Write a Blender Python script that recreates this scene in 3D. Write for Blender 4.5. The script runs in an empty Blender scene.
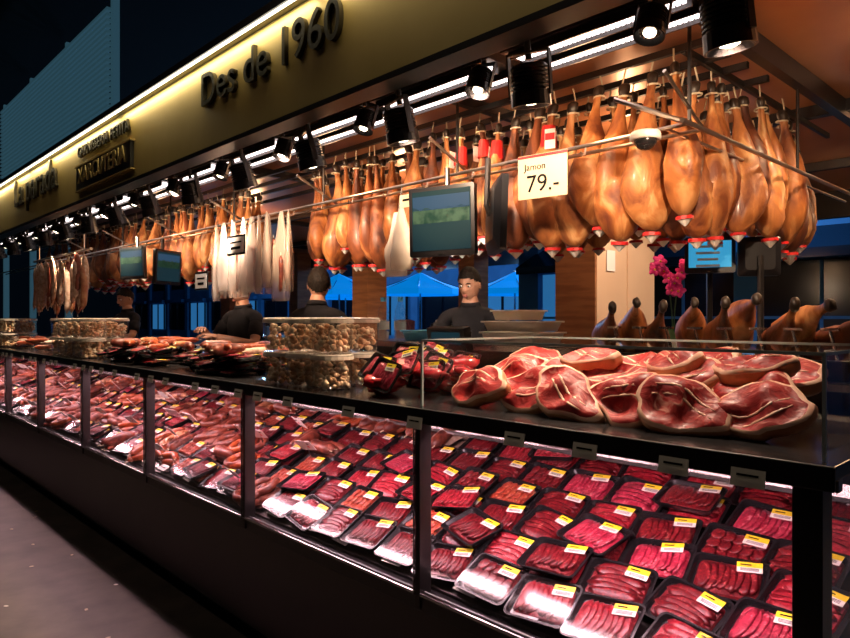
import bpy, bmesh, math, random
from mathutils import Vector, Matrix, noise
R=random.Random(11)
pi=math.pi
def T(x,y,z): return Matrix.Translation((x,y,z))
def RX(a): return Matrix.Rotation(math.radians(a),4,'X')
def RY(a): return Matrix.Rotation(math.radians(a),4,'Y')
def RZ(a): return Matrix.Rotation(math.radians(a),4,'Z')
def S(x,y=None,z=None):
    if y is None: y=z=x
    return Matrix.Diagonal((x,y,z,1))
# ------------------------------------------------------------ materials
def M(name,c1,c2=None,scale=8,rough=.5,metal=0,bump=0,emit=None,es=0,lo=.4,hi=.6,coat=0,c3=None,vor=False,stretch=None,detail=4,spec=.5,dist=0):
    m=bpy.data.materials.new(name); m.use_nodes=True
    nt=m.node_tree; N=nt.nodes; L=nt.links
    b=N['Principled BSDF']
    b.inputs['Base Color'].default_value=(*c1,1); b.inputs['Roughness'].default_value=rough
    b.inputs['Metallic'].default_value=metal; b.inputs['Specular IOR Level'].default_value=spec
    if coat: b.inputs['Coat Weight'].default_value=coat; b.inputs['Coat Roughness'].default_value=.15
    if emit: b.inputs['Emission Color'].default_value=(*emit,1); b.inputs['Emission Strength'].default_value=es
    if c2 or bump:
        tc=N.new('ShaderNodeTexCoord'); src=tc.outputs['Object']
        if stretch:
            mp=N.new('ShaderNodeMapping'); mp.inputs['Scale'].default_value=stretch; L.new(src,mp.inputs[0]); src=mp.outputs[0]
        if vor:
            t=N.new('ShaderNodeTexVoronoi'); t.inputs['Scale'].default_value=scale; o=t.outputs['Distance']
        else:
            t=N.new('ShaderNodeTexNoise'); t.inputs['Scale'].default_value=scale; t.inputs['Detail'].default_value=detail; t.inputs['Distortion'].default_value=dist; o=t.outputs[0]
        L.new(src,t.inputs['Vector'])
        if c2:
            r=N.new('ShaderNodeValToRGB'); L.new(o,r.inputs[0])
            r.color_ramp.elements[0].position=lo; r.color_ramp.elements[0].color=(*c1,1)
            r.color_ramp.elements[1].position=hi; r.color_ramp.elements[1].color=(*c2,1)
            if c3:
                e=r.color_ramp.elements.new(min(.99,hi+(hi-lo)*.6)); e.color=(*c3,1)
            L.new(r.outputs[0],b.inputs['Base Color'])
        if bump:
            bp=N.new('ShaderNodeBump'); bp.inputs['Strength'].default_value=bump; bp.inputs['Distance'].default_value=.02
            L.new(o,bp.inputs['Height']); L.new(bp.outputs[0],b.inputs['Normal'])
    return m
def Mglass(name,tint=(.95,.97,1),base=.05,k=.6,rough=.02):
    m=bpy.data.materials.new(name); m.use_nodes=True
    nt=m.node_tree; N=nt.nodes; L=nt.links; N.remove(N['Principled BSDF'])
    out=N['Material Output']; tr=N.new('ShaderNodeBsdfTransparent'); tr.inputs[0].default_value=(*tint,1)
    gl=N.new('ShaderNodeBsdfGlossy'); gl.inputs['Roughness'].default_value=rough
    lw=N.new('ShaderNodeLayerWeight'); lw.inputs[0].default_value=.5
    p=N.new('ShaderNodeMath'); p.operation='POWER'; p.inputs[1].default_value=4; L.new(lw.outputs['Facing'],p.inputs[0])
    a=N.new('ShaderNodeMath'); a.operation='MULTIPLY_ADD'; a.inputs[1].default_value=k; a.inputs[2].default_value=base; L.new(p.outputs[0],a.inputs[0])
    mx=N.new('ShaderNodeMixShader'); L.new(a.outputs[0],mx.inputs[0]); L.new(tr.outputs[0],mx.inputs[1]); L.new(gl.outputs[0],mx.inputs[2]); L.new(mx.outputs[0],out.inputs[0])
    return m
def Mmilky(name,col,alpha):
    m=bpy.data.materials.new(name); m.use_nodes=True
    nt=m.node_tree; N=nt.nodes; L=nt.links; b=N['Principled BSDF']
    b.inputs['Base Color'].default_value=(*col,1); b.inputs['Roughness'].default_value=.15
    tr=N.new('ShaderNodeBsdfTransparent'); mx=N.new('ShaderNodeMixShader'); mx.inputs[0].default_value=alpha
    L.new(tr.outputs[0],mx.inputs[1]); L.new(b.outputs[0],mx.inputs[2]); L.new(mx.outputs[0],N['Material Output'].inputs[0])
    return m
black=M('black_paint',(.012,.011,.013),rough=.35)
granite=M('black_granite',(.015,.014,.016),(.03,.028,.03),scale=120,rough=.18)
kick=M('dark_counter_panel',(.016,.011,.014),(.024,.016,.020),scale=3,rough=.3)
steel=M('brushed_steel',(.55,.53,.52),rough=.25,metal=1)
chrome=M('chrome',(.55,.45,.38),rough=.30,metal=1)
darkmetal=M('dark_metal',(.05,.045,.045),rough=.35,metal=.8)
gold=M('gold_fascia',(.46,.34,.11),(.52,.39,.14),scale=2,rough=.5,metal=.2)
letters=M('bronze_letters',(.035,.028,.015),rough=.4,metal=.6)
copper=M('copper_ceiling',(.46,.18,.075),(.55,.23,.10),scale=1.5,rough=.28,metal=.3)
floorm=M('stone_floor',(.045,.038,.036),(.10,.080,.072),scale=5,rough=.45,bump=.15,lo=.3,hi=.7)
glass=Mglass('clear_glass',base=.035,k=.55)
film=Mglass('plastic_film',base=.05,k=.45,rough=.10)
tubpl=Mglass('tub_plastic',tint=(.97,.97,.97),base=.10,k=.5,rough=.08)
edge=M('glass_edge',(.45,.52,.50),rough=.1,emit=None)
meatA=M('cured_ham_slices',(.24,.005,.014),(.46,.020,.036),scale=60,rough=.38,c3=(.76,.26,.24),lo=.40,hi=.60,coat=.1,dist=1.5)
meatB=M('dark_ham_slices',(.12,.004,.008),(.27,.012,.018),scale=65,rough=.38,c3=(.60,.18,.15),lo=.42,hi=.62,coat=.1,dist=1.5)
meatC=M('pink_ham_slices',(.32,.008,.035),(.58,.045,.085),scale=50,rough=.38,c3=(.84,.33,.34),lo=.4,hi=.60,coat=.1,dist=1.5)
meatD=M('chorizo_slices',(.34,.026,.012),(.50,.08,.03),scale=90,rough=.4,c3=(.76,.38,.24),lo=.42,hi=.58,coat=.1)
raw=M('raw_ham_flesh',(.28,.008,.010),(.48,.026,.024),scale=14,rough=.45,c3=(.80,.34,.27),lo=.38,hi=.60,coat=.08,bump=.2,dist=2.2,stretch=(1,2.2,1))
fat=M('ham_fat',(.78,.40,.27),(.90,.58,.42),scale=12,rough=.5,coat=.1)
rind=M('ham_rind',(.52,.18,.08),(.70,.34,.18),scale=10,rough=.5,coat=.1)
hk=dict(rough=.48,coat=.12,bump=.7,stretch=(1,1,.55),dist=.8,detail=9)
hamskin=M('ham_skin_golden',(.13,.028,.009),(.42,.140,.034),scale=9,c3=(.66,.32,.12),lo=.36,hi=.55,**hk)
hamskin2=M('ham_skin_amber',(.20,.055,.018),(.50,.19,.055),scale=11,c3=(.74,.42,.18),lo=.34,hi=.55,**hk)
hamdark=M('ham_skin_dark',(.06,.014,.006),(.24,.065,.020),scale=9,c3=(.48,.19,.065),lo=.36,hi=.58,**hk)
hoof=M('hoof',(.03,.018,.012),rough=.4)
rope=M('rope',(.6,.5,.35),rough=.8)
red=M('red_label',(.6,.02,.02),rough=.4)
white=M('white_card',(.8,.76,.72),rough=.5)
cream=M('cream_card',(.8,.62,.40),rough=.5)
yellow=M('yellow_label',(.85,.66,.02),rough=.4)
tray=M('black_tray',(.012,.011,.012),rough=.25)
chunkm=M('pork_rind_chunks',(.78,.46,.26),(.92,.78,.60),scale=25,rough=.6,c3=(.95,.88,.75))
fuet=M('white_sausage',(.40,.25,.17),(.64,.48,.38),scale=30,rough=.6,bump=.2)
salami=M('dark_sausage',(.10,.018,.012),(.24,.055,.03),scale=30,rough=.4,bump=.2)
chor=M('orange_sausage',(.24,.030,.010),(.40,.085,.022),scale=30,rough=.4,coat=.2,bump=.2)
saus=M('pale_sausage',(.42,.15,.07),(.58,.29,.15),scale=25,rough=.4,coat=.2)
led=M('led_white',(1,1,1),emit=(1,.86,.84),es=2.6)
ledpink=M('led_case',(1,.9,.9),emit=(1,.72,.74),es=4)
lens=M('lamp_lens',(1,1,1),emit=(1,.86,.62),es=5)
skin=M('skin',(.50,.24,.15),(.54,.27,.17),scale=10,rough=.5)
lip=M('lips',(.38,.11,.08),rough=.45)
hair=M('dark_hair',(.012,.008,.006),(.022,.015,.010),scale=60,rough=.7,bump=.4,spec=.2)
eyew=M('eye_white',(.75,.72,.7),rough=.2)
shirt=M('black_shirt',(.012,.011,.013),(.018,.016,.019),scale=8,rough=.9,bump=.1,spec=.2)
trou=M('dark_trousers',(.02,.022,.03),rough=.8)
woodp=M('wood_panel',(.22,.09,.04),(.32,.14,.06),scale=3,rough=.4,stretch=(1,1,8))
beige=M('beige_laminate',(.66,.44,.29),(.70,.48,.32),scale=2,rough=.4)
blueplast=M('blue_plastic',(.08,.32,.55),rough=.35)
whiteplast=M('white_plastic',(.74,.68,.60),rough=.35)
parasolm=M('blue_canvas_glow',(.005,.25,.75),(.006,.28,.8),scale=3,rough=.8,emit=(.0,.22,.72),es=.8)  # glow in the canvas stands in for light falling on it
# ------------------------------------------------------------ mesh helpers
class MB:
    def __init__(s): s.v=[];s.f=[];s.m=[];s.sm=[];s.mats=[]
    def mi(s,m):
        if m not in s.mats: s.mats.append(m)
        return s.mats.index(m)
    def add(s,part,mat,mx=None,smooth=False):
        vs,fs=part; o=len(s.v)
        if mx is None: s.v.extend([Vector(v) for v in vs])
        else: s.v.extend([mx@Vector(v) for v in vs])
        i=s.mi(mat)
        for f in fs:
            s.f.append([a+o for a in f]); s.m.append(i); s.sm.append(smooth)
        return s
    def stamp(s,o,mx):
        off=len(s.v); s.v.extend([mx@v for v in o.v]); mp=[s.mi(m) for m in o.mats]
        s.f.extend([[a+off for a in f] for f in o.f]); s.m.extend([mp[i] for i in o.m]); s.sm.extend(o.sm)
    def obj(s,name,parent=None,bevel=0):
        me=bpy.data.meshes.new(name); me.from_pydata([tuple(v) for v in s.v],[],s.f)
        for m in s.mats: me.materials.append(m)
        me.polygons.foreach_set('material_index',s.m); me.polygons.foreach_set('use_smooth',s.sm)
        bm=bmesh.new(); bm.from_mesh(me); bmesh.ops.recalc_face_normals(bm,faces=bm.faces); bm.to_mesh(me); bm.free()
        o=bpy.data.objects.new(name,me); bpy.context.scene.collection.objects.link(o)
        if parent: o.parent=parent
        if bevel:
            b=o.modifiers.new('bevel','BEVEL'); b.width=bevel; b.segments=2; b.limit_method='ANGLE'
        return o
def empty(name,loc=(0,0,0)):
    o=bpy.data.objects.new(name,None); o.location=loc; o.empty_display_size=.1; bpy.context.scene.collection.objects.link(o); return o
def box(x0,x1,y0,y1,z0,z1):
    v=[(x,y,z) for z in(z0,z1) for y in(y0,y1) for x in(x0,x1)]
    return v,[(0,2,3,1),(4,5,7,6),(0,1,5,4),(2,6,7,3),(0,4,6,2),(1,3,7,5)]
def cbox(sx,sy,sz,c=(0,0,0)):
    return box(c[0]-sx/2,c[0]+sx/2,c[1]-sy/2,c[1]+sy/2,c[2]-sz/2,c[2]+sz/2)
def quad(a,b,c,d): return [a,b,c,d],[(0,1,2,3)]
def loft(rings,c0=True,c1=True):
    n=len(rings[0]); v=[p for r in rings for p in r]; f=[]
    for i in range(len(rings)-1):
        for j in range(n):
            f.append((i*n+j,i*n+(j+1)%n,(i+1)*n+(j+1)%n,(i+1)*n+j))
    if c0: f.append(tuple(range(n))[::-1])
    if c1: f.append(tuple(range((len(rings)-1)*n,len(rings)*n)))
    return v,f
def circ(r,z,n=16,sx=1,sy=1,ox=0,oy=0): return [Vector((ox+r*sx*math.cos(2*pi*i/n),oy+r*sy*math.sin(2*pi*i/n),z)) for i in range(n)]
def lathe(prof,n=16,sx=1,sy=1,c0=True,c1=True): return loft([circ(r,z,n,sx,sy) for r,z in prof],c0,c1)
def rr(w,h,r,z,k=4):
    p=[]
    for cx,cy,a0 in((w/2-r,h/2-r,0),(-w/2+r,h/2-r,90),(-w/2+r,-h/2+r,180),(w/2-r,-h/2+r,270)):
        for i in range(k):
            a=math.radians(a0+90*i/(k-1)); p.append(Vector((cx+r*math.cos(a),cy+r*math.sin(a),z)))
    return p
def tube(pts,rad,n=8,flat=1):
    pts=[Vector(p) for p in pts]; rings=[]
    if not isinstance(rad,(list,tuple)): rad=[rad]*len(pts)
    up=None
    for i,p in enumerate(pts):
        d=(pts[min(i+1,len(pts)-1)]-pts[max(i-1,0)]).normalized()
        if up is None:
            up=Vector((0,0,1)) if abs(d.z)<.9 else Vector((1,0,0))
        a=d.cross(up).normalized(); b=a.cross(d).normalized(); up=b
        rings.append([p+a*rad[i]*math.cos(2*pi*j/n)+b*rad[i]*flat*math.sin(2*pi*j/n) for j in range(n)])
    return loft(rings)
def ell(rx,ry,rz,n=12,k=8,nz=0,seed=0):
    rings=[]
    for i in range(k+1):
        a=-pi/2+pi*i/k; a=max(-pi/2+.02,min(pi/2-.02,a)); rg=[]
        for j in range(n):
            d=Vector((math.cos(a)*math.cos(2*pi*j/n),math.cos(a)*math.sin(2*pi*j/n),math.sin(a)))
            s=1+(nz*noise.noise(d*1.7+Vector((seed*3.1,seed,0))) if nz else 0)
            rg.append(Vector((d.x*rx*s,d.y*ry*s,d.z*rz*s)))
        rings.append(rg)
    return loft(rings)
def lamp(kind,name,loc,energy,col,rot=None,target=None,parent=None,**kw):
    l=bpy.data.lights.new(name,kind); l.energy=energy; l.color=col
    for k,v in kw.items(): setattr(l,k,v)
    o=bpy.data.objects.new(name,l); bpy.context.scene.collection.objects.link(o); o.location=loc
    if target is not None: o.rotation_euler=(Vector(target)-Vector(loc)).to_track_quat('-Z','Y').to_euler()
    elif rot: o.rotation_euler=[math.radians(a) for a in rot]
    if parent: o.parent=parent
    return o
def text(name,body,loc,width,mat,parent=None,extr=.008,rot=(90,0,0)):
    c=bpy.data.curves.new(name,'FONT'); c.body=body; c.size=.2; c.extrude=0
    o=bpy.data.objects.new(name,c); bpy.context.scene.collection.objects.link(o)
    bpy.context.view_layer.update(); w=max(o.dimensions.x,.01); c.size=.2*width/w; c.extrude=extr
    c.materials.append(mat); o.location=loc; o.rotation_euler=[math.radians(a) for a in rot]
    if parent: o.parent=parent
    return o
XL=-13.0
# ------------------------------------------------------------ shell
b=MB(); b.add(quad((-70,-8,0),(14,-8,0),(14,45,0),(-70,45,0)),floorm); b.obj('floor')
b=MB(); b.add(box(XL,-.55,2.5,7.0,0,.12),kick); b.obj('trim_staff_platform')
b=MB(); b.add(box(XL,2.5,1.72,7.5,2.76,2.84),copper)
b.add(box(XL,2.5,7.46,7.56,2.5,2.86),black)
b.obj('ceiling')
b=MB()
for i in range(26):
    x=2.2-i*.6
    if i%4==0: b.add(box(x-.02,x+.02,1.72,7.4,2.70,2.757),black)
b.add(box(-1.18,-1.13,1.72,7.4,2.66,2.757),black)
b.add(box(XL,2.5,1.7,1.76,2.47,2.757),black)
for y in (4.4,6.0): b.add(box(XL,2.5,y-.03,y+.03,2.69,2.757),black)
b.obj('trim_ceiling_beams')
mroof=M('market_roof',(.010,.010,.010),rough=.95,spec=.1)
b=MB(); b.add(box(-40,8,-8,8,7.2,7.3),mroof); b.obj('ceiling_market_hall')
# ------------------------------------------------------------ refrigerated counter
ctr=empty('refrigerated_display_counter')
posts=[-.45-1.15*i for i in range(12)]
b=MB()
b.add(box(XL,-.42,1.52,2.42,.10,.56),kick); b.add(box(XL,-.47,1.6,2.38,0,.10),black)
b.add(box(XL,-.40,1.485,1.55,.55,.605),black); b.add(box(-.45,-.40,1.55,2.42,.55,.605),black)
b.add(box(XL,-.40,1.478,1.50,.600,.612),steel)
b.obj('base',ctr,bevel=.004)
b=MB()
y0,z0,y1,z1=1.54,.615,2.34,.90
b.add(([(XL,y0,z0),(-.43,y0,z0),(-.43,y1,z1),(XL,y1,z1),(XL,y0,.56),(-.43,y0,.56),(-.43,y1,.56),(XL,y1,.56)],[(0,1,2,3),(4,5,1,0),(5,6,2,1),(3,2,6,7)]),darkmetal)
b.obj('display_deck',ctr)
mirror=M('mirror_steel',(.6,.56,.56),rough=.08,metal=1)
b=MB(); b.add(box(XL,-.43,2.36,2.40,.56,1.18),mirror); b.add(box(XL,-.43,2.27,2.36,.955,.97),steel); b.obj('back_panel',ctr)
b=MB()
b.add(box(XL,-.395,1.46,2.12,1.185,1.215),granite); b.add(box(XL,-.44,2.12,2.42,1.165,1.195),steel)
b.add(box(XL,-.395,1.455,1.465,1.165,1.215),black)
b.add(box(XL,-.40,1.50,1.53,1.155,1.185),steel)
b.obj('top_shelf',ctr,bevel=.003)
b=MB()
for i,x in enumerate(posts):
    w=.028 if i==0 else .012
    b.add(box(x-w,x+w,1.478,1.53 if i else 1.54,.56,1.185),black if i==0 else darkmetal)
    if i: b.add(box(x-.014,x-.011,1.47,1.478,.6,1.17),steel)
b.add(box(-.47,-.42,2.36,2.42,0,1.185),black)
b.add(box(-.478,-.422,1.478,1.54,0,.6),black)
b.obj('posts',ctr,bevel=.003)
b=MB()
for i in range(11):
    a,c=posts[i+1]+.012,posts[i]-.012
    b.add(quad((a,1.502,.61),(c,1.502,.61),(c,1.502,1.165),(a,1.502,1.165)),glass)
    b.add(box(a,c,1.499,1.505,.606,.612),edge)
b.add(quad((-.425,1.54,.61),(-.425,2.36,.61),(-.425,2.36,1.18),(-.425,1.54,1.18)),glass)
b.obj('front_glass',ctr)
b=MB(); b.add(box(XL,-.5,1.56,1.585,1.168,1.18),ledpink); b.obj('case_led_strip',ctr)
for i in range(9):
    x=(posts[i]+posts[i+1])/2
    lamp('AREA','case_light',(x,1.60,1.16),11,(1,.58,.62),rot=(22,0,0),parent=ctr,shape='RECTANGLE',size=1.05,size_y=.04)
b=MB()
for i in range(60):
    x=-.55-i*.2+R.uniform(-.04,.04)
    if R.random()<.75:
        b.add(cbox(.07,.003,.038),white,T(x,1.450,1.168)@RX(-12)); b.add(cbox(.045,.001,.005),tray,T(x,1.4475,1.174)@RX(-12)); b.add(cbox(.03,.001,.008),tray,T(x,1.4485,1.160)@RX(-12))
b.obj('shelf_price_tags',ctr)
b=MB()
for i in range(40):
    x=-.6-i*.29+R.uniform(-.08,.08)
    b.add(cbox(.095,.042,.002),white,T(x,1.56,.645)@RX(30)@RZ(R.uniform(-6,6)))
    b.add(cbox(.06,.006,.001),tray,T(x,1.557,.6465)@RX(30))
b.obj('case_price_cards',ctr)
tc=empty('countertop_glass_case')
b=MB(); xa,xb,ya,yb,za,zb=-1.60,-.425,1.50,2.09,1.216,1.43
for q in (((xa,ya,za),(xb,ya,za),(xb,ya,zb),(xa,ya,zb)),((xa,ya,zb),(xb,ya,zb),(xb,yb,zb),(xa,yb,zb)),((xa,ya,za),(xa,yb,za),(xa,yb,zb),(xa,ya,zb)),((xb,ya,za),(xb,yb,za),(xb,yb,zb),(xb,ya,zb))):
    b.add(quad(*q),glass)
b.obj('panes',tc)
b=MB(); e=.0035
for x in(xa,xb):
    b.add(box(x-e,x+e,ya-e,ya+e,za,zb),edge); b.add(box(x-e,x+e,ya,yb,zb-e,zb+e),edge); b.add(box(x-e,x+e,yb-e,yb+e,za,zb),edge)
b.add(box(xa,xb,ya-e,ya+e,zb-e,zb+e),edge); b.add(box(xa,xb,yb-e,yb+e,zb-e,zb+e),edge)
b.obj('pane_edges',tc)
# ------------------------------------------------------------ meat packs
def pack(mat,kind,seed):
    r=random.Random(seed); p=MB(); w,h=.218,.168
    p.add(loft([rr(w-.03,h-.03,.015,0),rr(w-.006,h-.006,.02,.020),rr(w,h,.022,.024),rr(w-.014,h-.014,.018,.024),rr(w-.030,h-.030,.014,.010)]),tray,None,False)
    p.add(loft([rr(w-.040,h-.040,.02,.010),rr(w-.046,h-.046,.02,.017),rr(w-.07,h-.07,.02,.019)],False,True),mat)
    if kind==0:
        for i in range(8):
            x=-.066+.0188*i
            p.add(ell(.023,.057+r.uniform(-.004,.003),.0035,14,4,.3,seed+i),mat,T(x+r.uniform(-.003,.003),r.uniform(-.004,.004),.0215)@RY(-14)@RZ(r.uniform(-9,9)),True)
    elif kind==1:
        for i in range(5):
            for j in range(3):
                p.add(ell(.025,.025,.0035,12,4,.15,seed+i*3+j),mat,T(-.066+.033*i,-.040+.040*j,.0215)@RY(-10)@RX(r.uniform(-6,6)),True)
    else:
        for i in range(6):
            y=-.048+.019*i
            p.add(ell(.083,.023,.0035,16,4,.3,seed+i),mat,T(r.uniform(-.004,.004),y,.0215)@RX(12)@RZ(r.uniform(-6,6)),True)
    p.add(loft([rr(w-.008,h-.008,.018,.0285)],True,False),film)
    lx=r.choice([.05,.055,.035]); ly=r.choice([.045,.05]); LM=T(lx,ly,.0302)@RZ(r.uniform(-8,8))
    p.add(cbox(.070,.020,.001,(0,.009,0)),yellow,LM); p.add(cbox(.070,.020,.001,(0,-.011,0)),white,LM)
    for q in range(3): p.add(cbox(.05,.0015,.0006,(0,-.006-.004*q,.0007)),tray,LM)
    p.add(cbox(.03,.004,.0006,(-.01,.009,.0007)),tray,LM)
    return p
packs={}
for i,(m,k) in enumerate([(meatA,0),(meatB,2),(meatC,0),(meatD,1),(meatA,2),(meatB,0),(meatC,2),(meatB,1)]): packs[i]=pack(m,k,i)
slope=math.degrees(math.atan2(z1-z0,y1-y0)); sl=math.hypot(z1-z0,y1-y0)
DECK=T(0,y0,z0)@RX(slope)
def sausage(L,r,mat,bend=.1,ties=True):
    p=MB(); pts=[];rad=[]
    for i in range(11):
        t=i/10; a=(t-.5); pts.append((a*L,bend*L*(1-(2*a)**2)*1.0,0)); rad.append(r*max(.12,(1-abs(2*a)**5)**.5) if abs(2*a)<1 else r*.15)
    p.add(tube(pts,rad,9),mat,None,True)
    if ties:
        p.add(tube([(L*.5,0,0),(L*.5+.02,0,0)],.003,5),rope); p.add(tube([(-L*.5,0,0),(-L*.5-.02,0,0)],.003,5),rope)
    return p
SA=[sausage(.20,.020,chor),sausage(.17,.020,saus,.18),sausage(.20,.018,fuet,.05),sausage(.20,.030,salami,.03),sausage(.15,.020,chor,.25)]
def ring_sausage(mat):
    p=MB(); pts=[(.07*math.cos(a),.07*math.sin(a),0) for a in [.3+5.7*i/14 for i in range(15)]]
    p.add(tube(pts,[.006]+[.018]*13+[.006],8),mat,None,True); return p
SA.append(ring_sausage(chor)); SA.append(ring_sausage(salami))
g=MB(); sg=MB(); pl=MB()
PS=.94
for c in range(58):
    for r_ in range(6):
        x=-.575-c*.205-(.04 if r_%2 else 0); y=.088+r_*.146
        if x<-12: continue
        loose=(x<-2.2 and r_==5 and x>-2.7) or (x<-2.72 and (noise.noise(Vector((c*.33,r_*.75,3)))>.05))
        if loose:
            k=[[0,4,3],[1,4,3],[3,3,6],[0,0,5],[3,3,3],[2,3,1],[4,3,3],[6,6,5]][(c//2*3+r_*5)%8]; ang=[0,90,70,20][(c//2+r_)%4]
            pl.add(loft([rr(.190,.135,.01,.002),rr(.200,.143,.01,.012),rr(.190,.135,.01,.010),rr(.175,.12,.01,.005)]),steel,DECK@T(x,y,0))
            for n in range(6):
                sg.stamp(SA[R.choice(k)],DECK@T(x+R.uniform(-.04,.04),y+R.uniform(-.035,.035),.028+.030*(n//4))@RZ(ang+R.uniform(-10,10))@RX(R.uniform(-5,5)))
            continue
        if x>-1.6: k=R.choice([0,1,2,4,5,6,0,4,2])
        elif x>-2.7: k=R.choice([1,5,4,0,5,3])
        else: k=R.choice([1,5,7,3,1,3,7,6])
        if R.random()<.10:k=7
        g.stamp(packs[k],DECK@T(x+R.uniform(-.010,.010),y+R.uniform(-.008,.008),.012+.014*R.random())@RZ(R.uniform(-10,10))@RX(R.uniform(6,11))@RY(R.uniform(-4,4))@S(PS))
        if R.random()<.12: g.stamp(packs[R.choice([0,5,2])],DECK@T(x+R.uniform(-.03,.03),y+R.uniform(-.02,.02),.052)@RZ(R.uniform(-18,18))@S(PS))
g.obj('packaged_sliced_meat'); sg.obj('assorted_sausages_in_case'); pl.obj('steel_platters')
g=MB()
for i in range(46):
    x=-2.85-i*.17+R.uniform(-.05,.05); s=R.choice([.06,.22,.40,.58])
    g.add(cbox(.11,.002,.07),white,DECK@T(x,s,.125)@RX(25)@RZ(R.uniform(-10,10)))
    g.add(cbox(.07,.001,.008),tray,DECK@T(x,s-.004,.137)@RX(25)); g.add(cbox(.05,.001,.012),red,DECK@T(x,s+.004,.117)@RX(25))
    g.add(cbox(.003,.003,.11),steel,DECK@T(x,s+.008,.055))
g.obj('case_product_signs')
def slab(seed,L=.19,W=.12,H=.075):
    r=random.Random(seed); n=36; p=MB(); prof=[]
    for i in range(n):
        a=2*pi*i/n; d=Vector((math.cos(a),math.sin(a),seed*1.3))
        rad=1+.30*noise.noise(d*1.1)+.08*noise.noise(d*3)
        taper=1-.42*max(0,math.cos(a))
        prof.append(Vector((L*math.cos(a)*rad,W*math.sin(a)*rad*taper,0)))
    def ring(s,z,ns=0): return [Vector((q.x*s,q.y*s,z+ns*noise.noise(Vector((q.x*s*14,q.y*s*14,seed))))) for q in prof]
    p.add(loft([ring(.55,-H*.5),ring(.85,-H*.42),ring(1.0,-H*.15),ring(1.02,H*.1),ring(1.0,H*.28)],True,False),rind,None,True)
    p.add(loft([ring(1.0,H*.28),ring(.97,H*.38,.008),ring(.90,H*.43,.012)],False,False),fat,None,True)
    p.add(loft([ring(.90,H*.43,.012),ring(.85,H*.46,.022),ring(.72,H*.48,.034),ring(.55,H*.50,.04),ring(.36,H*.51,.04),ring(.18,H*.51,.04),ring(.04,H*.51,.04)],False,True),raw,None,True)
    a0=r.uniform(0,6.28)
    for k in range(2):
        pts=[]
        for i in range(9):
            t=-.75+1.5*i/8; x=L*t*.85; y=W*(.32*math.sin(t*2.2+a0)+(.25 if k else -.12))
            pts.append((x,y*.8,H*.49+.038*noise.noise(Vector((x*14,y*.8*14,seed)))))
        p.add(tube(pts,[.002,.003,.005,.004,.005,.003,.004,.003,.001],6,.5),fat,None,True)
    return p
g=MB()
pos=[]
for i,x in enumerate([-1.47,-1.30,-1.12,-.95,-.78,-.61]): pos.append((x,1.635+.03*(i%2),1.272,48,R.uniform(-30,30),i,.76))
for i,x in enumerate([-1.44,-1.25,-1.06,-.86,-.66]): pos.append((x,1.77,1.310,36,R.uniform(-50,50),10+i,.80))
for i,x in enumerate([-1.46,-1.28,-1.08,-.88,-.66]): pos.append((x,1.93,1.335,28,R.uniform(-40,40),20+i,.80))
for i,x in enumerate([-1.17,-.90,-.68]): pos.append((x,1.82,1.368,18,R.uniform(-50,50),30+i,.62))
for (x,y,z,t,rz,sd,f) in pos:
    g.stamp(slab(sd+3,L=.165*f,W=.108*f,H=.058),T(x,y,z)@RX(t)@RY(R.uniform(-12,12))@RZ(rz+(180 if sd%2 else 0)))
g.obj('boned_ham_pieces')
g=MB()
vac=M('vacuum_pack_meat',(.30,.006,.012),(.55,.03,.04),scale=10,rough=.18,coat=.5,c3=(.8,.35,.3),bump=.4,dist=1)
for i in range(20):
    x=R.uniform(-1.98,-1.70); y=R.uniform(1.57,1.98); z=1.24+.030*(i//6)
    g.add(ell(.070,.05,.024,14,8,.35,i),vac,T(x,y,z)@RZ(R.uniform(0,180))@RX(R.uniform(-20,30)),True)
for i in range(14):
    g.stamp(packs[R.choice([0,2,6,4])],T(R.uniform(-1.98,-1.72),1.57+.03*i,1.29+.02*(i%4))@RX(R.uniform(30,60))@RZ(R.uniform(-25,25))@S(.72))
g.obj('vacuum_packed_meat')
lidm=Mmilky('milky_lid',(.80,.74,.66),.6)
def tub():
    p=MB()
    p.add(lathe([(.074,0),(.080,.02),(.083,.125)],22,c1=False),tubpl,None,True)
    p.add(lathe([(.085,.124),(.088,.128),(.088,.139),(.083,.143),(.04,.144)],22),lidm,None,False)
    p.add(lathe([(.0865,.121),(.0895,.121),(.0895,.133),(.0865,.133)],22,c0=False,c1=False),whiteplast)
    for i in range(86):
        a=R.uniform(0,2*pi); q=.064*math.sqrt(R.uniform(.35,1)); z=R.uniform(.014,.108)
        s=R.uniform(.012,.019)
        p.add(ell(s,s*.7,s*.8,6,4,.5,i),chunkm,T(q*math.cos(a),q*math.sin(a),z)@RZ(R.uniform(0,90))@RX(R.uniform(0,90)),True)
    return p
tubs=[tub(),tub()]
def tubstack(x0,n,name,tiers=2):
    g=MB()
    for t in range(tiers):
        for i in range(n):
            for j in range(2):
                g.stamp(tubs[(i+j)%2],T(x0+.09+i*.184-.06*j,1.585+j*.186,1.217+t*.146)@RZ(R.uniform(0,360)))
    g.obj(name)
tubstack(-2.68,3,'pork_rind_tubs'); tubstack(-6.0,5,'pork_rind_tubs'); tubstack(-8.6,5,'pork_rind_tubs')
g=MB()
for i in range(110):
    x=-2.98-R.random()*2.1; y=R.uniform(1.58,2.0); h=R.random()
    z=1.222+.026*int(h*4)
    g.stamp(packs[R.choice([2,6,0,3,4])] ,T(x,y,z)@RZ(R.uniform(-25,25))@RX(R.uniform(0,16))@S(.75))
g.obj('countertop_sliced_meat_packs')
g=MB()
for i in range(34):
    x=R.choice([R.uniform(-5.0,-3.9),R.uniform(-3.4,-3.05)]); g.stamp(SA[R.choice([0,1,2,3,4,5])],T(x,R.uniform(1.56,2.0),1.33+R.random()*.03)@RZ(R.uniform(0,180))@RX(R.uniform(-5,5)))
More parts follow.
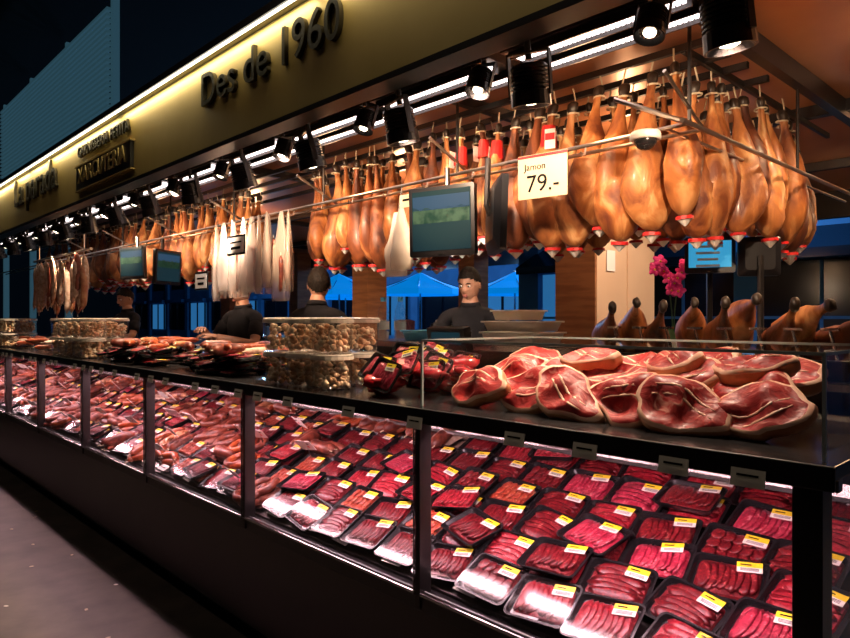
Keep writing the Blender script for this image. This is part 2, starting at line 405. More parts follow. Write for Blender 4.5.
for i in range(90):
    x=R.choice([R.uniform(-7.5,-6.25),R.uniform(-12,-8.8)]); g.stamp(SA[R.choice([0,2,3])],T(x,R.uniform(1.56,2.0),1.24+R.random()*.08)@RZ(R.uniform(0,180)))
g.obj('countertop_sausages')
# ------------------------------------------------------------ hanging hams
def ham(seed,mat,label=False,L=.66):
    p=MB(); r=random.Random(seed)
    prof=[(0,.016),(.015,.026),(.05,.026),(.075,.019),(.14,.018),(.20,.024),(.28,.036),(.37,.055),(.46,.073),(.55,.088),(.66,.102),(.77,.104),(.86,.092),(.93,.068),(.98,.036),(1,.008)]
    rings=[]
    for t,q in prof:
        ox=.035*math.sin(pi*t)*(1 if seed%2 else -1); n=16; rg=[]
        for j in range(n):
            a=2*pi*j/n; d=Vector((math.cos(a),math.sin(a),t*4+seed*2))
            s=1+.26*noise.noise(d*.9)+.12*noise.noise(d*2.4)
            rg.append(Vector((ox+q*s*math.cos(a),q*s*.72*math.sin(a),-t*L)))
        rings.append(rg)
    p.add(loft(rings[:4],True,False),hoof,None,True); p.add(loft(rings[3:],False,True),mat,None,True)
    p.add(tube([(0,0,.06),(0.012,0,0),(0,0,-.05)],.004,5),rope)
    p.add(lathe([(.03,-.06),(.03,-.052)],8,c0=False,c1=False),rope)
    p.add(lathe([(.034,-L-.004),(.036,-L-.008),(.004,-L-.042)],10,c0=False),white)
    p.add(lathe([(.0365,-L+.000),(.0370,-L-.014)],10,c0=False,c1=False),red)
    p.add(tube([(0,0,-L+.02),(0,0,-L-.04)],.003,4),steel)
    if label:
        p.add(lathe([(.030,-.10),(.040,-.20)],12,c0=False,c1=False),red,T(.03*math.sin(pi*.25)*(1 if seed%2 else -1),0,0)); p.add(cbox(.05,.002,.09),white,T(0,-.045,-.17)); p.add(cbox(.045,.002,.03),red,T(0,-.047,-.16))
    return p
H=[ham(i,[hamskin,hamskin2,hamskin,hamdark,hamskin2,hamskin][i%6],i in(6,7)) for i in range(8)]+[ham(8,hamdark),ham(9,hamskin2)]
g=MB()
def hang(x,y,big=1.0,top=2.60,ks=None):
    k=R.choice(ks or [0,1,2,3,4,5,8,9]); g.stamp(H[k],T(x+R.uniform(-.02,.02),y+R.uniform(-.03,.03),top+R.uniform(-.04,.03))@RZ(R.uniform(0,360))@RX(R.uniform(-5,5))@S(big*R.uniform(.90,1.08)))
x=-1.36
while x>-4.3:
    hang(x,2.80,1.05,ks=[6,7,0,3] if -2.7<x<-1.95 else None); hang(x-.07,3.0,1.0); hang(x-.02,3.2,1.0); hang(x-.05,3.45,1.0); x-=.128
x=-5.15
while x>-11: hang(x,2.8,1.0); hang(x-.08,3.0,1.0); x-=.135
for i in range(11): hang(-1.34+R.uniform(-.03,.03),2.95+.13*i,1.06); hang(-1.52,3.55+.13*i,1.0)
g.obj('hanging_cured_hams')
rk=MB()
for y in(2.80,3.0,3.2,3.45): rk.add(box(XL,-1.22,y-.012,y+.012,2.655,2.685),darkmetal)
rk.add(box(-1.35,-1.33,2.8,4.8,2.65,2.68),darkmetal)
for y in (2.5,2.62): rk.add(tube([(XL,y,2.25),(-1.17,y,2.25)],.009,8),chrome)
rk.add(tube([(-1.17,2.44,2.25),(-1.17,4.9,2.25)],.010,8),chrome); rk.add(tube([(-1.27,2.5,2.25),(-1.27,4.9,2.25)],.007,8),chrome)
rk.add(tube([(-1.17,2.5,2.25),(-1.40,2.34,2.36)],.010,8),chrome)
for x in [-1.17,-2.4,-3.6,-4.8,-6,-7.2,-8.4]:
    rk.add(tube([(x,2.5,2.25),(x,2.5,2.76)],.008,8),darkmetal); rk.add(tube([(x,2.3,2.40),(x,2.62,2.25)],.008,6),chrome)
for y in (3.7,4.9): rk.add(tube([(-1.17,y,2.25),(-1.17,y,2.76)],.008,8),darkmetal)
for i in range(20): 
    x=-1.3-i*.33; rk.add(tube([(x,2.5,2.25),(x,2.49,2.21),(x,2.47,2.20),(x,2.46,2.22)],.004,5),chrome)
rk.obj('ham_hanging_rack')
b=MB(); b.add(lathe([(.055,0),(.06,-.012),(.06,-.03),(.048,-.032)],20),whiteplast,T(-1.33,2.46,2.24),True); b.add(ell(.045,.045,.04,16,8),tray,T(-1.33,2.46,2.208),True); b.obj('security_camera_dome')
# ------------------------------------------------------------ fascia
fs=empty('stall_fascia_sign')
b=MB(); b.add(box(XL-8,1.2,1.65,1.70,2.42,2.90),gold); b.add(box(XL-8,1.2,1.58,1.72,2.90,2.94),black); b.add(box(XL-8,1.2,1.62,1.72,2.395,2.42),black); b.obj('panel',fs)
b=MB(); b.add(box(XL-8,1.2,1.59,1.60,2.890,2.899),M('fascia_led',(1,1,.9),emit=(1,.93,.72),es=5)); b.obj('led_line',fs)
for i in range(6): lamp('AREA','fascia_wash',(-1.2-i*2.4,1.62,2.885),4.5,(1,.82,.46),rot=(20,0,0),parent=fs,shape='RECTANGLE',size=2.3,size_y=.02)
text('letters_year','Des de 1960',(-3.52,1.64,2.66),1.27,letters,fs,.012)
text('letters_stall','La parada',(-7.75,1.64,2.62),1.45,letters,fs,.012)
text('letters_small','CARNISSERIA PETITA',(-5.7,1.64,2.76),1.1,letters,fs,.008)
b=MB(); b.add(box(-5.70,-4.55,1.625,1.65,2.50,2.68),black); b.add(box(-5.72,-4.53,1.62,1.65,2.49,2.50),gold); b.add(box(-5.72,-4.53,1.62,1.65,2.68,2.69),gold); b.obj('name_plate',fs)
text('name_plate_text','XARCUTERIA',(-5.64,1.62,2.55),1.02,gold,fs,.004)
# ------------------------------------------------------------ linear lights
ll=empty('linear_ceiling_lights')
b=MB(); d=MB()
for i in range(12):
    x=-1.02-i*.84
    for y in (2.14,2.28):
        for q in range(34): b.add(box(x-.70+q*.0206,x-.70+q*.0206+.013,y-.034,y+.034,2.555,2.57),led)
        d.add(box(x-.71,x+.01,y-.043,y-.036,2.540,2.58),darkmetal); d.add(box(x-.71,x+.01,y+.036,y+.043,2.540,2.58),darkmetal)
    d.add(box(x-.74,x+.04,2.08,2.34,2.572,2.62),black)
    for q in (-.6,-.1): d.add(box(x+q,x+q+.02,2.2,2.22,2.62,2.757),black)
b.obj('diffusers',ll); d.obj('housings',ll)
# ------------------------------------------------------------ spots
b=MB(); b.add(box(XL,.6,1.86,1.90,2.62,2.65),black); 
for i in range(14): b.add(box(.2-i,.22-i,1.87,1.89,2.65,2.757),black)
b.obj('spotlight_track')
M_lensring=M('lamp_reflector',(.7,.65,.6),rough=.15,metal=1)
def spothead():
    p=MB(); prof=[(.03,.085),(.055,.08)]
    for i in range(6):
        z=.07-.012*i; prof+=[(.062,z),(.062,z-.005),(.054,z-.006),(.054,z-.011)]
    prof+=[(.064,-.004),(.066,-.05),(.060,-.05),(.045,-.03)]
    p.add(lathe(prof,24,c1=False),black); p.add(lathe([(.046,-.03),(.046,-.028)],20),M_lensring)
    p.add(ell(.028,.028,.012,14,6),lens,T(0,0,-.034),True)
    p.add(box(-.072,-.066,-.012,.012,-.02,.12),darkmetal); p.add(box(.066,.072,-.012,.012,-.02,.12),darkmetal); p.add(box(-.072,.072,-.012,.012,.115,.122),darkmetal)
    return p
SH=spothead()
for i in range(14):
    x=-.79-i*.70
    p=MB(); p.stamp(SH,T(x,1.93,2.32)@RZ(R.uniform(-20,20))@RX(R.uniform(8,20))@S(1.1))
    p.add(tube([(x,1.92,2.43),(x,1.89,2.62)],.012,8),black)
    p.add(loft([rr(.19,.09,.015,0),rr(.19,.09,.015,.085)]),black,T(x-.14,1.89,2.50)@RX(6)); p.add(cbox(.15,.004,.03),darkmetal,T(x-.14,1.842,2.54))
    p.stamp(SH,T(x-.22,1.90,2.39)@RX(-18)@RZ(15)@S(.72)); p.add(tube([(x-.22,1.90,2.47),(x-.22,1.88,2.62)],.010,8),black)
    p.obj('track_spotlight',bevel=0)
    if i<10:
        lamp('SPOT','spot_beam',(x,1.94,2.25),82,(1,.70,.46),target=(x-.1,1.80,1.2) if i%2 else (x-.3,2.9,2.1),spot_size=math.radians(80),spot_blend=.5,shadow_soft_size=.03)
        lamp('SPOT','spot_beam',(x-.22,1.84,2.33),62,(1,.72,.50),target=(x-.30,2.8,2.2) if i%2 else (x-.25,1.6,1.0),spot_size=math.radians(75),spot_blend=.5,shadow_soft_size=.03)
for i,(x,y) in enumerate([(-.75,3.6),(-1.0,5.2),(-2.6,2.58),(-3.6,4.6),(-5.5,4.6),(-2.6,5.9),(-7.5,4.6),(.4,4.2)]):
    p=MB(); p.add(lathe([(.085,2.757),(.088,2.745),(.07,2.742),(.055,2.75)],24,c0=False,c1=False),darkmetal,T(x,y,0)); p.add(lathe([(.055,2.750),(.055,2.7505)],20),lens,T(x,y,0)); p.obj('ceiling_downlight')
    lamp('SPOT','downlight_beam',(x,y,2.73),90,(1,.68,.40),rot=(0,0,0),spot_size=math.radians(130),spot_blend=.8,shadow_soft_size=.05)
for (x,y) in [(-.2,3.2),(-2.2,3.85),(-4.4,3.9),(-7,3.9),(-.6,5.6),(-3.4,2.40),(-1.6,2.42),(-6.2,2.45)]:
    lamp('POINT','stall_fill',(x,y,2.5 if y>3 else 2.42),13 if y>3 else 5,(1,.58,.30),shadow_soft_size=.08)  # unseen warm point lights added to brighten the ceiling, no fixtures
# ------------------------------------------------------------ monitors
scr=M('tv_picture',(.004,.010,.010),rough=.6,emit=(.015,.05,.07),es=.5,spec=.05)
scr2=M('scale_screen',(.05,.3,.5),rough=.5,emit=(.05,.42,.75),es=.7,spec=.1)
M_scrd=M('tv_picture_detail',(.004,.012,.010),(.02,.04,.03),scale=18,rough=.6,emit=(.03,.10,.06),es=.3,spec=.05)
M_scrs=M('tv_picture_sky',(.006,.012,.02),rough=.6,emit=(.05,.13,.24),es=.5,spec=.05)
def monitor(name,loc,w,h,rz,sm,pole=0.3,tilt=8):
    o=empty(name); o.matrix_world=T(*loc)@RZ(rz)@RX(tilt)
    p=MB(); p.add(loft([rr(w,h,.012,0),rr(w,h,.012,.03),rr(w*.7,h*.7,.02,.055)]),black,RX(-90)@S(1,1,1))
    p.add(cbox(w-.04,.002,h-.05),sm,T(0,-.0015,.005))
    p.add(cbox(w*.1,.001,.006),steel,T(0,-.002,-h/2+.010))
    if sm==scr:
        p.add(cbox(w-.05,.001,h*.20),M_scrs,T(0,-.003,h*.27))
        n=14
        v=[(-(w-.05)/2+(w-.05)*q/n,-.0035,h*.18+h*.10*noise.noise(Vector((q*.6,w,3)))) for q in range(n+1)]+[((w-.05)/2-(w-.05)*q/n,-.0035,-h*.02) for q in range(n+1)]
        p.add((v,[tuple(range(2*n+2))]),M_scrd)
    else:
        for q in range(4): p.add(cbox((w-.08)*R.uniform(.4,.9),.001,.012),white,T(-.01,-.003,-h*.3+q*h*.18))
    if pole>0: p.add(tube([(0,.05,0),(0,.07,.05),(0,.07,h/2+pole)],.014,8),darkmetal)
    if pole<0: p.add(tube([(0,.05,0),(0,.06,-.05),(0,.06,-h/2+pole)],.016,8),darkmetal)
    p.obj('screen_unit',o)
monitor('hanging_monitor',(-2.38,2.36,1.99),.38,.35,14,scr,.10,2)
monitor('hanging_monitor',(-2.04,2.42,1.98),.34,.34,140,scr,.10,2)
monitor('hanging_monitor',(-6.4,2.3,2.02),.36,.30,15,scr,.1,2)
monitor('hanging_monitor',(-5.8,2.4,1.95),.34,.30,120,scr,.1,2)
monitor('scale_display',(-1.55,3.55,1.84),.25,.19,25,scr2,-1.6,0)
monitor('scale_display',(-1.33,3.62,1.82),.20,.20,-150,scr2,-1.55,0)
b=MB(); b.add(cbox(.25,.003,.20),cream,T(-1.84,2.47,2.15)@RZ(8)); b.add(cbox(.25,.002,.012),red,T(-1.84,2.468,2.242)@RZ(8))
b.add(tube([(-1.9,2.48,2.25),(-1.9,2.5,2.26)],.003,4),steel)
o=b.obj('price_poster'); text('price_text','79.-',(-1.92,2.455,2.08),.16,tray,o,.001,(90,0,8)); text('jamon_text','Jamon',(-1.93,2.455,2.18),.11,tray,o,.001,(90,0,8))
b=MB(); b.add(cbox(.17,.003,.07),cream,T(-2.72,2.46,2.15)); b.add(cbox(.12,.002,.012),tray,T(-2.72,2.457,2.155)); b.obj('price_poster')
b=MB()
for (x,z,w,h) in((-4.35,2.02,.26,.14),(-4.9,1.79,.22,.14)):
    b.add(cbox(w,.004,h),tray,T(x,2.28,z)); b.add(cbox(w-.03,.002,h-.03),white,T(x,2.276,z)); b.add(cbox(w-.09,.001,.012),tray,T(x,2.2745,z+.02)); b.add(cbox(w-.12,.001,.02),tray,T(x,2.2745,z-.02)); b.add(tube([(x,2.285,z+h/2),(x,2.48,2.25)],.003,4),steel)
b.obj('framed_price_signs')
bagm=Mmilky('milky_plastic',(.66,.54,.45),.42); bagw=Mmilky('white_bag_plastic',(.8,.70,.60),.85)
def bag(seed,L=.5,W=.07,m=bagm):
    p=MB(); rings=[]
    for i in range(10):
        t=i/9; w=W*(.22+.78*min(1,t*1.6)) if t<.9 else W*.9
        rings.append([Vector(((w*(1+.3*noise.noise(Vector((j*.9,i*.5,seed)))))*math.cos(2*pi*j/14),w*.45*(1+.5*noise.noise(Vector((j*.8,i*.6,seed+5))))*math.sin(2*pi*j/14),-t*L)) for j in range(14)])
    p.add(loft(rings),m,None,True); return p
g=MB()
for i in range(13):
    x=-3.95-i*.085; L=R.uniform(.52,.62); g.stamp(bag(i,L,R.uniform(.06,.085)),T(x,2.42+R.uniform(-.03,.05),2.24)@RZ(R.uniform(-40,40)))
    g.stamp(sausage(.3,.018,R.choice([fuet,salami,saus]),.03),T(x,2.44,2.24-L+.2)@RY(90+R.uniform(-6,6)))
    g.stamp(sausage(.26,.018,R.choice([fuet,salami]),.03),T(x+.03,2.43,2.24-L+.18)@RY(90+R.uniform(-6,6)))
g.obj('hanging_clear_bags')
g=MB(); g.stamp(bag(30,.36,.085,bagw),T(-2.86,2.48,2.10)); g.stamp(bag(31,.34,.085,bagw),T(-2.78,2.45,2.11)); g.add(tube([(-2.83,2.47,2.08),(-2.83,2.5,2.25)],.004,5),steel); g.obj('hanging_carrier_bags')
g=MB()
for i in range(70):
    x=-6.4-R.random()*1.7; y=1.9+R.uniform(-.08,.1); L=R.uniform(.3,.45)
    g.stamp(sausage(L,R.choice([.022,.03]),R.choice([fuet,fuet,fuet,salami,saus]),.04),T(x,y,2.08-L/2+R.uniform(-.12,.02))@RY(90+R.uniform(-6,6)))
g.add(tube([(-8.2,1.92,2.12),(-6.3,1.92,2.12)],.012,8),chrome); g.add(tube([(-8.0,1.92,2.12),(-8.0,1.92,2.45)],.008,6),chrome); g.add(tube([(-6.5,1.92,2.12),(-6.5,1.92,2.45)],.008,6),chrome)
g.obj('hanging_dry_sausages')
# ------------------------------------------------------------ back service units
b=MB(); b.add(box(-3.25,-1.72,2.52,2.90,.12,1.34),darkmetal); b.add(box(-3.28,-1.69,2.49,2.93,1.34,1.375),steel); b.obj('service_worktop',bevel=.004)
b=MB(); b.add(box(-1.62,-.5,2.50,3.25,.12,1.26),kick); b.add(box(-1.65,-.46,2.47,3.28,1.26,1.29),steel); b.add(box(-1.62,-.5,2.52,2.56,1.29,1.36),darkmetal); b.obj('ham_service_counter',bevel=.004)
g=MB()
def lham(seed,mat):
    q=ham(seed,mat,False,.62); p=MB(); p.v=q.v[:17*16]; nv=17*16
    for f,m,s in zip(q.f,q.m,q.sm):
        if max(f)<nv: p.f.append(f);p.m.append(m);p.sm.append(s)
    p.mats=q.mats; return p
for i in range(9):
    x=-1.60+i*.125
    g.stamp(lham(20+i,[hamdark,hamskin][i%2]),T(x,2.66+R.uniform(-.02,.02),1.56+R.uniform(-.01,.02))@RZ(32+R.uniform(-6,6))@RX(66+R.uniform(-4,4))@RZ(90)@S(.92))
g.obj('whole_cured_hams')
g=MB()
for i in range(9):
    x=-1.60+i*.125; g.add(tube([(x+.0,2.76,1.29),(x-.03,2.73,1.46)],.006,6),steel); g.add(cbox(.06,.02,.01),steel,T(x-.03,2.73,1.462))
g.obj('ham_rests')
b=MB()
def opentray(p,w,h,d,m,mx):
    p.add(loft([rr(w*.86,h*.86,.02,0),rr(w,h,.03,d),rr(w+.015,h+.015,.03,d),rr(w+.015,h+.015,.03,d-.008),rr(w-.012,h-.012,.028,d-.004),rr(w*.84,h*.84,.02,.006)]),m,mx,True)
opentray(b,.34,.24,.06,blueplast,T(-2.75,2.68,1.376)@RZ(3)); b.obj('blue_plastic_tray')
b=MB(); opentray(b,.36,.26,.06,whiteplast,T(-2.12,2.68,1.376)); opentray(b,.34,.25,.05,whiteplast,T(-2.12,2.68,1.44)@RZ(4)); opentray(b,.22,.2,.05,whiteplast,T(-2.16,2.70,1.495)@RZ(-6)); b.obj('stacked_white_containers')
M_water=Mmilky('water',(.6,.65,.7),.3); M_water2=M('bottle_label',(.5,.55,.6),rough=.4)
def bottle(x,y,z):
    p=MB(); p.add(lathe([(.03,0),(.036,.01),(.036,.13),(.030,.15),(.034,.17),(.015,.22),(.014,.235)],16,c1=False),tubpl,T(x,y,z),True); p.add(lathe([(.030,.002),(.033,.01),(.033,.12)],14),M_water,T(x,y,z),True); p.add(lathe([(.017,.23),(.017,.255)],12),blueplast,T(x,y,z)); p.add(lathe([(.037,.06),(.037,.11)],16,c0=False,c1=False),M_water2,T(x,y,z),True); p.obj('water_bottle')
bottle(-3.2+.06,2.62,1.376); bottle(-3.03,2.66,1.376)
b=MB()
b.add(cbox(.32,.30,.07),steel,T(-2.35,2.27,1.23)); b.add(cbox(.34,.30,.012),chrome,T(-2.35,2.27,1.29)); b.add(tube([(-2.35,2.38,1.24),(-2.35,2.40,1.42)],.018,8),darkmetal)
b.add(cbox(.26,.05,.12),black,T(-2.35,2.39,1.40)@RX(12)); b.add(cbox(.20,.002,.06),scr,T(-2.35,2.362,1.405)@RX(12)); b.obj('weighing_scale',bevel=.006)
b=MB(); b.add(box(-3.15,-2.79,4.4,4.45,.12,2.76),woodp); b.add(box(-3.15,-2.80,4.45,5.3,.12,2.76),beige); b.add(box(-2.80,-2.785,4.42,4.85,.12,2.757),beige); b.add(box(-2.80,-2.785,4.87,5.3,.12,2.757),beige); b.add(box(-3.17,-2.775,4.38,5.32,.12,.22),darkmetal); b.obj('clad_pillar')
lamp('SPOT','pillar_fill',(-1.75,4.3,2.7),110,(1,.78,.58),target=(-2.8,4.8,1.6),spot_size=math.radians(70),spot_blend=.7,shadow_soft_size=.05)  # added spot without a fixture, brightens the beige pillar face
b=MB(); b.add(cbox(.12,.003,.16),white,T(-2.775,4.6,1.95)@RZ(90)); b.obj('wall_notice')
for x,y in((-6.5,5.2),(-10,5.2),(-6.5,7.1),(-11,7.1),(-1.2,7.2)):
    b=MB(); b.add(box(x-.15,x+.15,y-.15,y+.15,0,2.76),woodp); b.add(box(x-.18,x+.18,y-.18,y+.18,0,.2),darkmetal); b.obj('stall_column')
b=MB(); b.add(box(-12,-3.4,5.9,6.6,.12,1.15),kick); b.add(box(-12,-3.35,5.85,6.65,1.15,1.2),steel)
b.add(box(-2.4,.6,5.9,6.6,0,1.15),kick); b.add(box(-2.45,.65,5.85,6.65,1.15,1.2),steel)
b.obj('rear_counter')
g=MB()
for i in range(30):
    x=R.uniform(-11,-3.6); w=R.uniform(.08,.2); h=R.uniform(.08,.3); g.add(loft([rr(w,w,.02,0),rr(w*1.1,w*1.1,.02,h),rr(w*.6,w*.6,.02,h+.02)]),R.choice([whiteplast,salami,blueplast,darkmetal,steel]),T(x,6.2+R.uniform(-.2,.2),1.2))
for i in range(8):
    x=R.uniform(-2.2,.5); w=.14; h=R.uniform(.1,.25); g.add(loft([rr(w,w,.02,0),rr(w*1.1,w*1.1,.02,h),rr(w*.6,w*.6,.02,h+.02)]),R.choice([whiteplast,darkmetal,steel]),T(x,6.2,1.2))
g.obj('rear_counter_goods')
# orchid
b=MB(); ox,oy=-2.05,4.15
b.add(box(-2.45,-1.45,3.95,4.4,.12,1.22),darkmetal); b.add(box(-2.47,-1.43,3.93,4.42,1.22,1.25),steel); b.obj('rear_sideboard')
orc=empty('potted_orchid'); b=MB()
b.add(lathe([(.045,0),(.06,.1),(.064,.105),(.055,.105),(.05,.09)],18),whiteplast,T(ox,oy,1.25),True); b.obj('pot',orc)
pet=M('orchid_petals',(.85,.02,.45),(.95,.10,.60),scale=30,rough=.5); leaf=M('orchid_leaf',(.03,.12,.03),rough=.4)
b=MB()
for a in range(5):
    b.add(ell(.09,.024,.004,12,4),leaf,T(ox,oy,1.36)@RZ(a*72)@RY(-30)@T(.08,0,0),True)
for s in(-1,1):
    pts=[(ox,oy,1.35),(ox+s*.01,oy,1.55),(ox+s*.03,oy,1.74),(ox+s*.08,oy,1.86),(ox+s*.14,oy-.03,1.84)]
    b.add(tube(pts,.004,6),leaf)
    for k in range(9):
        t=1.6+k/9*2.4; i=int(t); f=t-i; i=min(i,3); P=Vector(pts[i]).lerp(Vector(pts[min(i+1,4)]),f)
        mx=T(P.x+R.uniform(-.04,.04),P.y-.02+R.uniform(-.02,.02),P.z+R.uniform(-.03,.03))@RZ(R.uniform(10,70))@RX(75)
        for q in range(5): b.add(ell(.024,.017,.003,8,4),pet,mx@RZ(q*72)@T(.022,0,0),True)
        b.add(ell(.008,.008,.006,6,4),yellow,mx@T(0,0,.004),True)
b.obj('flowers',orc)
lamp('SPOT','orchid_fill',(-1.6,3.4,2.2),110,(1,.85,.75),target=(-2.05,4.15,1.75),spot_size=math.radians(45),spot_blend=.6,shadow_soft_size=.05)  # added to light up the orchid, no lamp hangs here
# ------------------------------------------------------------ people
def skinmesh(verts,edges,rad,root=0,sub=2):
    me=bpy.data.meshes.new('tmp'); bm=bmesh.new(); ly=bm.verts.layers.skin.verify()
    vs=[]
    for i,v in enumerate(verts):
        q=bm.verts.new(v); q[ly].radius=rad[i]; q[ly].use_root=(i==root); vs.append(q)
    for a,c in edges: bm.edges.new((vs[a],vs[c]))
    bm.to_mesh(me); bm.free()
    o=bpy.data.objects.new('tmp',me); bpy.context.scene.collection.objects.link(o)
    m=o.modifiers.new('s','SKIN'); m.use_smooth_shade=True
    m2=o.modifiers.new('u','SUBSURF'); m2.levels=sub; m2.render_levels=sub
    dg=bpy.context.evaluated_depsgraph_get(); me2=bpy.data.meshes.new_from_object(o.evaluated_get(dg))
    bpy.data.objects.remove(o); return me2
def segd(p,a,c):
    ab=c-a; t=max(0,min(1,(p-a).dot(ab)/ab.length_squared)); return (p-(a+ab*t)).length,t
def hand(p,wr,dr,pn,side,curl=35):
    dr=Vector(dr).normalized(); pn=Vector(pn); pn=(pn-dr*pn.dot(dr)).normalized(); sd=dr.cross(pn).normalized()*side
    def P(a,s,n): return wr+dr*a+sd*s+pn*n
    p.add(loft([[P(a,s*w*math.cos(2*pi*j/12)+off,.5*th*math.sin(2*pi*j/12)) for j in range(12)] for a,w,th,off,s in((-.02,.025,.042,0,1),(.01,.028,.038,0,1),(.04,.038,.032,0,1),(.075,.041,.028,0,1),(.095,.036,.02,0,1))]),skin,None,True)
    for k,(s,L) in enumerate(((-.030,.075),(-.010,.085),(.011,.080),(.030,.062))):
        q=[P(.08,s,0)]; ang=math.radians(12); a,nn=.08,0
        for j,fr in enumerate((.2,.42,.22,.16)):
            a+=L*fr*math.cos(ang); nn+=L*fr*math.sin(ang); q.append(P(a,s*(1+.06*j),nn)); ang+=math.radians(curl*.8)
        p.add(tube(q,[.0095,.009,.0085,.0075,.005],8),skin,None,True)
    p.add(tube([P(.02,-.022,.004),P(.045,-.048,.012),P(.068,-.060,.02),P(.09,-.060,.03)],[.012,.011,.009,.006],8),skin,None,True)
def person(name,loc,rz,armL,armR,headrot,sc=1,skinm=skin):
    o=empty(name); V=Vector
    vs=[(0,0,.95),(0,0,1.08),(0,-.005,1.24),(0,.0,1.37),(0,.005,1.46),(0,-.005,1.52),(0,-.015,1.58)]
    rd=[(.15,.11),(.135,.10),(.16,.115),(.14,.10),(.078,.068),(.055,.055),(.052,.052)]
    ed=[(0,1),(1,2),(2,3),(3,4),(4,5),(5,6)]
    bones=[(0,1,'s'),(1,2,'s'),(2,3,'s'),(3,4,'s'),(4,5,'n'),(5,6,'n')]
    for s,arm in((1,armL),(-1,armR)):
        i=len(vs); vs+=[(s*.10,.005,1.42),(s*.185,.005,1.400),arm[0],arm[1]]; rd+=[(.072,.068),(.062,.060),(.045,.045),(.028,.025)]
        ed+=[(3,i),(i,i+1),(i+1,i+2),(i+2,i+3)]; bones+=[(3,i,'s'),(i,i+1,'s'),(i+1,i+2,'u'),(i+2,i+3,'f')]
    for s in(1,-1):
        i=len(vs); vs+=[(s*.095,0,.86),(s*.10,-.015,.48),(s*.105,.015,.09),(s*.115,-.13,.04)]; rd+=[(.095,.09),(.062,.06),(.042,.042),(.036,.028)]
        ed+=[(0,i),(i,i+1),(i+1,i+2),(i+2,i+3)]; bones+=[(0,i,'t'),(i,i+1,'t'),(i+1,i+2,'t'),(i+2,i+3,'h')]
    me=skinmesh(vs,ed,rd); me.materials.clear()
    for m in(shirt,skinm,trou,hoof): me.materials.append(m)
    for pl in me.polygons:
        best=min(((segd(pl.center,V(vs[a]),V(vs[c])),k) for a,c,k in bones),key=lambda q:q[0][0]); (dd,t),k=best
        pl.material_index={'s':0,'n':1 if pl.center.z>1.495 else 0,'u':0 if t<.62 else 1,'f':1,'t':2,'h':3}[k]; pl.use_smooth=True
        if k=='s' and pl.center.z<.97: pl.material_index=2
    bo=bpy.data.objects.new('body',me); bpy.context.scene.collection.objects.link(bo); bo.parent=o
    p=MB()
    for s,arm in((1,armL),(-1,armR)):
        a,c=V((s*.185,.005,1.400)),V(arm[0]); q=[a.lerp(c,t) for t in(.25,.5,.72)]; p.add(tube(q,[.060,.062,.062],14),shirt,None,True)
        dr=V(arm[1])-V(arm[0]); hand(p,V(arm[1]),dr,arm[2],-s)
    p.add(tube([(0,.005,1.475),(0,0,1.505)],[.078,.066],16),shirt,None,True)
    HM=T(0,-.022,1.625)@RZ(headrot[1])@RX(headrot[0])
    n,k=40,32
    rings=[];dirs=[]
    for i in range(k+1):
        a=-pi/2+pi*i/k; a=max(-pi/2+.02,min(pi/2-.02,a)); rg=[];dg=[]
        for j in range(n):
            d=V((math.cos(a)*math.cos(2*pi*j/n),math.cos(a)*math.sin(2*pi*j/n),math.sin(a)))
            x,y,z=d.x*.076,d.y*.098,d.z*.120
            if d.z<0: x*=1-.30*(-d.z)**1.3; y*=(1-.42*(-d.z)) if d.y>0 else (1-.04*(-d.z))
            if d.y<0:
                y*=.95; g2=lambda cx,cz,sx,sz:math.exp(-((x-cx)/sx)**2-((z-cz)/sz)**2)
                y+=-.026*g2(0,-.022,.012,.018)-.014*g2(0,.0,.009,.022)+.010*g2(.03,.008,.014,.012)+.010*g2(-.03,.008,.014,.012)-.005*g2(0,.03,.045,.010)-.007*g2(0,-.058,.022,.011)-.010*g2(0,-.095,.02,.016)
            rg.append(V((x,y,z)));dg.append(d)
        rings.append(rg);dirs.append(dg)
    p.add(loft(rings),skinm,HM,True)
    v,f=loft([[V((q.x*1.10,q.y*1.08,q.z*1.08+.004))*(1+.03*noise.noise(q*60)) for q in rg] for rg in rings])
    dd=[d for dg in dirs for d in dg]
    f=[q for q in f if all(dd[i].z>.08-(.42 if dd[i].y<0 else .85)*dd[i].y-.1*abs(dd[i].x) for i in q)]
    p.add((v,f),hair,HM,True)
    for s in(1,-1):
        p.add(ell(.008,.018,.030,10,8),skinm,HM@T(s*.077,.008,-.008)@RZ(s*20),True)
        p.add(ell(.013,.010,.009,10,6),eyew,HM@T(s*.030,-.080,.008),True); p.add(ell(.006,.004,.006,8,6),hair,HM@T(s*.030,-.089,.008),True)
        p.add(tube([(s*.014,-.095,.026),(s*.032,-.094,.032),(s*.048,-.082,.027)],[.003,.004,.002],6),hair,HM,True)
    p.add(ell(.022,.006,.006,10,6),lip,HM@T(0,-.096,-.055),True); p.add(ell(.018,.006,.005,10,6),lip,HM@T(0,-.095,-.064),True)
    p.obj('head_and_hands',o)
    o.matrix_world=T(*loc)@RZ(rz)@S(sc)
person('shop_assistant',(-3.28,3.55,.12),32,((.27,-.06,1.14),(.16,-.28,1.18),(0,0,-1)),((-.27,-.06,1.14),(-.14,-.28,1.20),(0,0,-1)),(16,-14),1.0)
person('shop_assistant',(-3.99,2.72,.12),205,((.25,-.10,1.15),(.12,-.30,1.10),(0,0,-1)),((-.25,-.10,1.15),(-.12,-.30,1.10),(0,0,-1)),(8,30),1.0)
person('shop_assistant',(-5.22,2.80,.12),10,((.27,-.10,1.17),(.06,-.33,1.24),(0,0,-1)),((-.28,-.08,1.17),(-.06,-.34,1.28),(0,0,-1)),(20,0),1.0)
person('shop_assistant',(-8.2,2.9,.12),10,((.27,-.10,1.17),(.06,-.33,1.20),(0,0,-1)),((-.28,-.08,1.17),(-.06,-.34,1.24),(0,0,-1)),(20,0),1.0)
